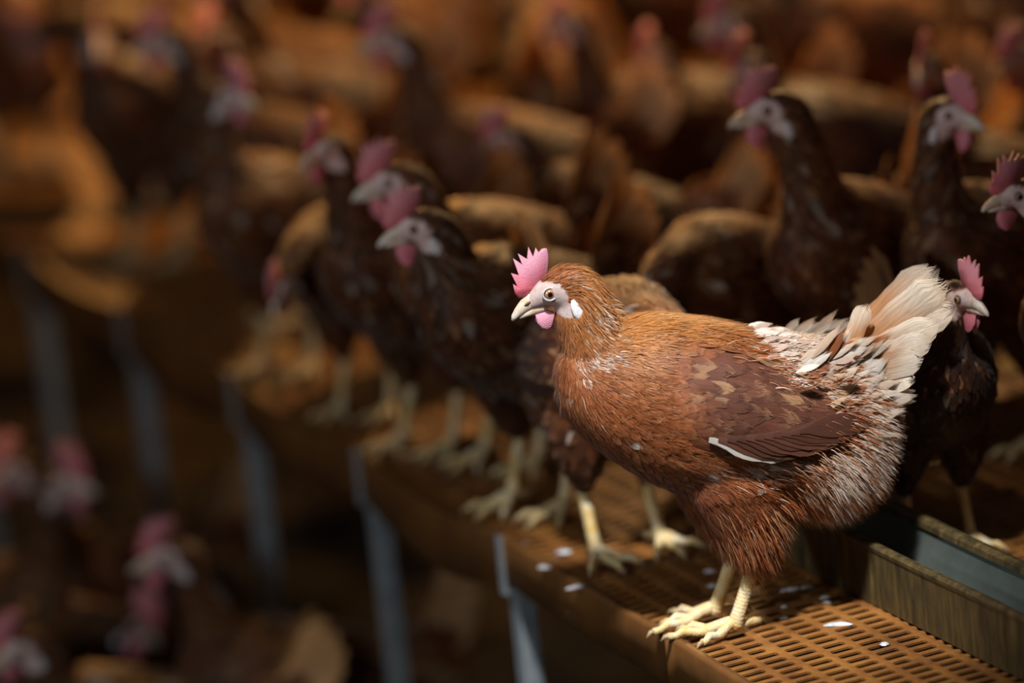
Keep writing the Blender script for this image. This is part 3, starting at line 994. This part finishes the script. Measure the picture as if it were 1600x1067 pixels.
            feather_blade(cv, (bx, yb, bz), (bx + L * math.cos(ang), yb * .8 + sgn * .004, bz + L * math.sin(ang)), (.05, sgn, .25), random.uniform(.006, .0125), tuple(c), random.uniform(-.02, .06), .5, 6, .18)
        for i in range(300):                                    # ruffled pale cushion on the rump
            bx, by = random.uniform(-.050, -.132), random.gauss(.006, .026)
            hit = bvh.ray_cast(Vector((bx, by, .5)), Vector((0, 0, -1)))[0]
            bz = hit.z if hit else .29
            L = random.uniform(.014, .030)
            k = min(1, max(0, random.gauss(.80, .25))) * (1 if bx > -.108 else .45)
            c = (RUST * (1 - k) + WHITE * .92 * k) * random.uniform(.85, 1.05)
            feather_blade(cv, (bx, by, bz - .002), (bx - L * .95, by + random.gauss(0, .003), bz + random.uniform(-.008, .003)), (.1, .7, 1), random.uniform(.0055, .0100), tuple(c), random.uniform(.06, .18), .45, 6, .2)
        parts.append(('tail_coverts', cv.mesh('tail_coverts', [mF]), 'stuff'))
    else:
        tm = MB()
        for i in range(11):
            u = i / 10; sd = (i % 2) * 2 - 1
            tx, tz = -.225 - .03 * math.sin(u * 3.1), .375 - .10 * u
            ty = sd * (.008 + .035 * u)
            c0 = (TAN * .65 + GOLD * .55) * random.uniform(.65, 1.15)
            feather_blade(tm, (-.145, ty * .4, .262), (tx, ty, tz), (.25, sd, .25), .036, tuple(c0), -.04, .8, 5, .2)
        for i in range(60):
            bx, bz = -.10 - .07 * random.random(), .215 + .075 * random.random()
            ang = math.radians(random.gauss(165, 25)); L = random.uniform(.035, .06); sd = random.choice((1, -1))
            c = TAN * random.uniform(.4, .9) if random.random() < .4 else RUST * random.uniform(.4, .8)
            feather_blade(tm, (bx, sd * .03, bz), (bx + L * math.cos(ang), sd * .035, bz + L * math.sin(ang)), (.1, sd, .4), .018, tuple(c), .08, .6, 3, .2)
        parts.append(('tail', tm.mesh('tail_' + kind, [mF]), None))
    # --- head furniture
    def ysurf(x, z, dflt=.014):
        hit = bvh.ray_cast(Vector((x, .3, z)), Vector((0, -1, 0)))[0]
        return hit.y if hit else dflt
    cb = MB()
    big = 1.0 if main else 1.10
    pts = [H(.040 + (a - .040) * big, .005 + (b - .005) * big) for a, b in COMB]
    c0, c1 = (lin(186, 70, 84), lin(188, 130, 150)) if main else (lin(212, 104, 114), lin(216, 140, 150))
    kc = [float(smooth(.004, .046, b + max(0, .040 - a) * .5)) for a, b in COMB]
    polygon_slab(cb, pts, .0022, 0.0, .0014, [tuple(c0 * (1 - k) + c1 * k) for k in kc] * 3, .06 if main else .10)
    parts.append(('comb', cb.mesh('comb_' + kind, [M_COMB], deform=deform), None))
    for s in (1, -1):
        wm = MB()
        pts = [H(.033 + (a - .033) * (1.0 if main else 1.2), -.018 + (b + .018) * (1.0 if main else 1.35)) for a, b in WATTLE]
        polygon_slab(wm, pts, .0017, s * .0055, .0016, tuple(lin(206, 140, 160) if main else lin(212, 118, 130)), -s * .12)
        parts.append(('wattle', wm.mesh('wattle_' + kind, [M_COMB], deform=deform), None))
        lm = MB()
        ex, ez = H(.003, -.013)
        ye = ysurf(ex, ez)
        v, f = tube_geo([(ex + a * (.3 if True else 1), s * (ye + .0010), ez + a) for a in (-.0115, -.009, -.004, .002, .007, .0105)], [.0012, .0042, .0056, .0050, .0038, .0012], 10, True, .32)
        lm.add(v, f)
        parts.append(('ear_lobe', lm.mesh('ear_lobe_' + kind, [M_LOBE], deform=deform), None))
    bk = MB()
    up_ = [(.036, .000, .0105), (.044, -.0035, .0092), (.053, -.0085, .0072), (.060, -.0140, .0052), (.0645, -.0185, .0036), (.0668, -.0220, .0016)]
    P = [H(a, b) for a, b, c in up_]
    v, f = tube_geo([(a, 0, b) for a, b in P], [c for _, _, c in up_], 12, True, .85); bk.add(v, f)
    lo = [(.032, -.0105, .0072), (.042, -.0132, .0058), (.051, -.0163, .0042), (.0595, -.0200, .0016)]
    P = [H(a, b) for a, b, c in lo]
    v, f = tube_geo([(a, 0, b) for a, b in P], [c for _, _, c in lo], 12, True, 1.0); bk.add(v, f)
    if main:
        for s in (1, -1):
            a, b = H(.0475, -.0025), H(.0535, -.0065)
            v, f = tube_geo([(b[0], s * .0058, b[1]), ((a[0] + b[0]) / 2, s * .0072, (a[1] + b[1]) / 2 + .0004), (a[0], s * .0074, a[1])], [.0006, .0014, .0006], 6)
            bk.add(v, f, (1, 1, 1), None, 1)
    parts.append(('beak', bk.mesh('beak_' + kind, [M_BEAK, M_NOSTRIL], deform=deform), None))
    for s in (1, -1):
        em_ = MB()
        ex, ez = H(.0275, .0045)
        ye = ysurf(ex, ez)
        R = .0064 if main else .0066
        V_, F_, U_ = [], [], []
        nr, ns = 9, 20
        for i in range(nr):
            th = (i / (nr - 1)) * math.pi * .6
            for k in range(ns):
                q = 2 * math.pi * k / ns
                V_.append((ex + R * math.sin(th) * math.cos(q), s * (ye - R * .55 + R * math.cos(th)), ez + R * math.sin(th) * math.sin(q)))
                U_.append((math.sin(min(th, math.pi / 2)) if th < math.pi / 2 else 1.0, 0))
        for i in range(nr - 1):
            for k in range(ns):
                k2 = (k + 1) % ns
                F_.append((i * ns + k, i * ns + k2, (i + 1) * ns + k2, (i + 1) * ns + k)[::(-1 if s > 0 else 1)])
        em_.add(V_, F_, (1, 1, 1), U_)
        sub = []
        if main:
            rm = MB(); RV, RF = [], []
            nu, nv = 28, 8
            for i in range(nu):
                q = 2 * math.pi * i / nu
                for j in range(nv):
                    w_ = 2 * math.pi * j / nv
                    rr = .0066 + .0011 * math.cos(w_)
                    RV.append((ex + rr * math.cos(q) * 1.08, s * (ye + .0001 + .0010 * math.sin(w_)), ez + rr * math.sin(q)))
            for i in range(nu):
                for j in range(nv):
                    RF.append((i * nv + j, ((i + 1) % nu) * nv + j, ((i + 1) % nu) * nv + (j + 1) % nv, i * nv + (j + 1) % nv))
            rm.add(RV, RF, (.58, .53, .53))
            sub = [('eyelid', rm.mesh('eyelid', [M_SKIN], deform=deform), None)]
        parts.append(('eye', em_.mesh('eye_' + kind, [M_EYE], deform=deform), sub))
    hx = np.array([[head[0] + .02, 0, head[1] + .01]])
    return parts, deform(hx)[0]

PARTS_LABEL = {}
def place_hen(name, parts, loc, yaw, scale, label, group=None, tint=None):
    r = empty(name, loc, math.radians(yaw))
    r.scale = (scale, scale, scale)
    tag(r, label, 'hen', group)
    for nm, me, extra in parts:
        o = link(nm, me, r)
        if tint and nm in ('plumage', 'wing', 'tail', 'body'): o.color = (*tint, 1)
        if extra == 'stuff': o['kind'] = 'stuff'
        elif isinstance(extra, list):
            for sn, sm, sk in extra:
                q = link(sn, sm, o)
                if sk: q['kind'] = sk
    return r

HENS = {k: build_hen(k) for k in ('main', 'alert', 'alert_left', 'alert_right', 'rest', 'rest_right', 'low')}
place_hen('hen', HENS['main'][0], (0, 0, 0.001), 188, 1.0, 'sharp rust-brown hen with cream tail standing in profile at the platform edge')

# flock: head position over the deck in platform metres is found from where each bird stands
def ray_dir(px, py):
    return _right * ((px - 800) / 7400.0) - _up * ((py - 533.5) / 7400.0) + _fwd
def at_height(px, py, z):
    v = ray_dir(px, py); t = (z - CAM_LOC[2]) / v.z
    return Vector(CAM_LOC) + v * t
occupied = []
def flock(px, py, yaw, kind, label, scale=1.0, base_z=0.001, group=None, foot=False, tint=None):
    parts, hl = HENS[kind]
    a = math.radians(yaw)
    if foot:
        b = at_height(px, py, base_z)
    else:
        h = at_height(px, py, base_z + hl[2] * scale)
        b = h - Vector((hl[0] * math.cos(a) - hl[1] * math.sin(a), hl[0] * math.sin(a) + hl[1] * math.cos(a), 0)) * scale
    b = Vector((b.x, b.y, base_z))
    occupied.append((b.x, b.y, base_z, yaw))
    return place_hen('hen', parts, b, yaw, scale, label, group, tint)

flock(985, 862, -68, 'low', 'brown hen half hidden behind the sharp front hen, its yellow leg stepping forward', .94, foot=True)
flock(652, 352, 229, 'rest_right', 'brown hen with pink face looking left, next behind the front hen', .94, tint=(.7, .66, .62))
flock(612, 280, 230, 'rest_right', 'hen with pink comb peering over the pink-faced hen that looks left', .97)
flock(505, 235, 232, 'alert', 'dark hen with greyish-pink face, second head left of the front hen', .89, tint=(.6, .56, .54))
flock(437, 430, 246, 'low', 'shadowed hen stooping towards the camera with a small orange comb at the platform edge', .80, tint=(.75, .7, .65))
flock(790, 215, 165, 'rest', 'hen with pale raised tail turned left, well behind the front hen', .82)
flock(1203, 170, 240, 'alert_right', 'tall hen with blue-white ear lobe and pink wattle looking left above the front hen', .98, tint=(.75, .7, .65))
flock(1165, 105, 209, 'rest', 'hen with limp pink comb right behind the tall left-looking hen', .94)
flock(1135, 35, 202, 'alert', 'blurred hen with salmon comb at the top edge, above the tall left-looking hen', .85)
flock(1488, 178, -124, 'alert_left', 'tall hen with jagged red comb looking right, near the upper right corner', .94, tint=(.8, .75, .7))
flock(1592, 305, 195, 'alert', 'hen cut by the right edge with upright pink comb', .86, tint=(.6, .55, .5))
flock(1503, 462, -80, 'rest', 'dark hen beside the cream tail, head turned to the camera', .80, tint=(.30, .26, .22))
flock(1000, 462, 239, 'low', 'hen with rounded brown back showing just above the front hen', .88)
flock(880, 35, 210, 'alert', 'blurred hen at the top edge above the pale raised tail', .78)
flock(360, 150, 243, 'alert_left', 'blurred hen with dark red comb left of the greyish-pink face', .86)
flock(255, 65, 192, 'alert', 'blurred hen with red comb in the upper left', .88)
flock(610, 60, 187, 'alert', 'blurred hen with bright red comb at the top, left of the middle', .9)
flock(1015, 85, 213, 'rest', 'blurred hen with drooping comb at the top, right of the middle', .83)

# the crowd behind: birds packed over the rest of the deck
random.seed(21)
def seg_gap(a, b):
    """distance between two birds' body axes on the ground plan"""
    if (a[0] - b[0]) ** 2 + (a[1] - b[1]) ** 2 > 0.25: return 1.0
    t = np.linspace(-.14, .10, 9)
    A = np.stack([a[0] + t * math.cos(math.radians(a[3])), a[1] + t * math.sin(math.radians(a[3]))], 1)
    B = np.stack([b[0] + t * math.cos(math.radians(b[3])), b[1] + t * math.sin(math.radians(b[3]))], 1)
    return math.sqrt(((A[:, None] - B[None]) ** 2).sum(-1).min())
occupied.append((0.0, 0.0, 0.0, 188))
n_fill = 0
kinds = ['alert', 'rest', 'rest_right', 'alert_left', 'alert_right', 'low', 'rest', 'alert']
crowd = []
for _ in range(9000):
    s_, n_ = random.uniform(-4.2, 0.1), random.uniform(0.10, 2.5)
    b = E0 + ES * s_ + EN * n_
    if b.y < 0.75: continue
    v = b - Vector(CAM_LOC)
    px = 800 + 7400 * v.dot(_right) / v.dot(_fwd)
    py = 533.5 - 7400 * v.dot(_up) / v.dot(_fwd)
    if px < -170 or px > 1770 or py < -150: continue
    k = random.choice(kinds); yw = random.choice([180, 0, 200, 150, -30, 235, 90, 120, 60, 100, 270]) + random.uniform(-25, 25)
    if any(seg_gap((b.x, b.y, 0, yw), o) < 0.128 for o in occupied if o[2] > -0.3): continue
    occupied.append((b.x, b.y, 0.0, yw))
    o = place_hen('hen', HENS[k][0], (b.x, b.y, 0.001), yw, random.uniform(.84, .95), 'blurred brown hen in the packed crowd', 'crowd of hens on the platform behind the front rows')
    crowd.append((py, px, o, yw % 360))
    n_fill += 1
# say which one: rows counted upwards from the nearest, places from the left
ORD = ['nearest', 'second', 'third', 'fourth', 'fifth', 'sixth', 'seventh', 'eighth', 'ninth', 'tenth', 'eleventh', 'twelfth', 'thirteenth', 'fourteenth']
crowd.sort(key=lambda c: -c[0])
per = 10
for r in range(0, len(crowd), per):
    row = sorted(crowd[r:r + per], key=lambda c: c[1])
    for i, (py, px, o, yw) in enumerate(row):
        face_ = 'facing right' if yw < 50 or yw > 310 else ('facing away' if yw < 130 else ('facing left' if yw < 230 else 'facing the camera'))
        place = 'leftmost' if i == 0 else ('rightmost' if i == len(row) - 1 else ORD[i] + ' from left')
        o['label'] = 'blurred hen %s, %s, %s row of the packed crowd' % (face_, place, ORD[r // per])
flock(100, 755, -30, 'alert', 'hen with red comb on the litter floor below the platform', base_z=FLOOR_Z)
flock(262, 868, 200, 'alert', 'hen on the floor behind the steel posts, comb just right of a post', base_z=FLOOR_Z)
flock(20, 735, 220, 'alert', 'hen on the floor at the left edge with pale pink comb', base_z=FLOOR_Z)
flock(200, 960, 20, 'low', 'orange-brown hen bending low on the floor at the lower left', base_z=FLOOR_Z)
flock(30, 1010, 190, 'rest', 'hen at the lower left corner of the litter floor', base_z=FLOOR_Z)

# chalky droppings on the deck, each an irregular low crust
def dropping(s_, n_, L, W, ang):
    mb = MB(); k = 14
    P = []
    for i in range(k):
        q = 2 * math.pi * i / k; r = random.uniform(.7, 1.15)
        P.append((L * r * math.cos(q), W * r * math.sin(q)))
    V = [(x, y, 0.0) for x, y in P] + [(x * .6, y * .6, .0018 + random.uniform(0, .001)) for x, y in P] + [(0, 0, .003)]
    Fc = [(i, (i + 1) % k, k + (i + 1) % k, k + i) for i in range(k)] + [(k + i, k + (i + 1) % k, 2 * k) for i in range(k)]
    mb.add(V, Fc)
    o = link('dropping', mb.mesh('dropping', [M_DROP]))
    o.location = E0 + ES * s_ + EN * n_ + Vector((0, 0, -0.0006)); o.rotation_euler = (0, 0, ang)
    return tag(o, 'small chalky dropping smeared on the rust-brown deck around the front hen', 'dropping', 'droppings on the deck')
for px, py, L, W in ((1235, 921, .012, .004), (1262, 917, .009, .003), (1311, 975, .016, .005), (1290, 933, .008, .003), (1226, 948, .006, .003), (1224, 965, .005, .003), (1292, 941, .005, .003),
                     (1382, 1006, .005, .004), (1108, 892, .007, .004), (1112, 915, .007, .004), (880, 862, .009, .006), (900, 917, .012, .004), (850, 886, .008, .005), (1170, 925, .010, .003)):
    g = at_height(px, py, 0.0) - E0
    dropping(g.dot(ES), g.dot(EN), L, W, random.uniform(-.4, .4))
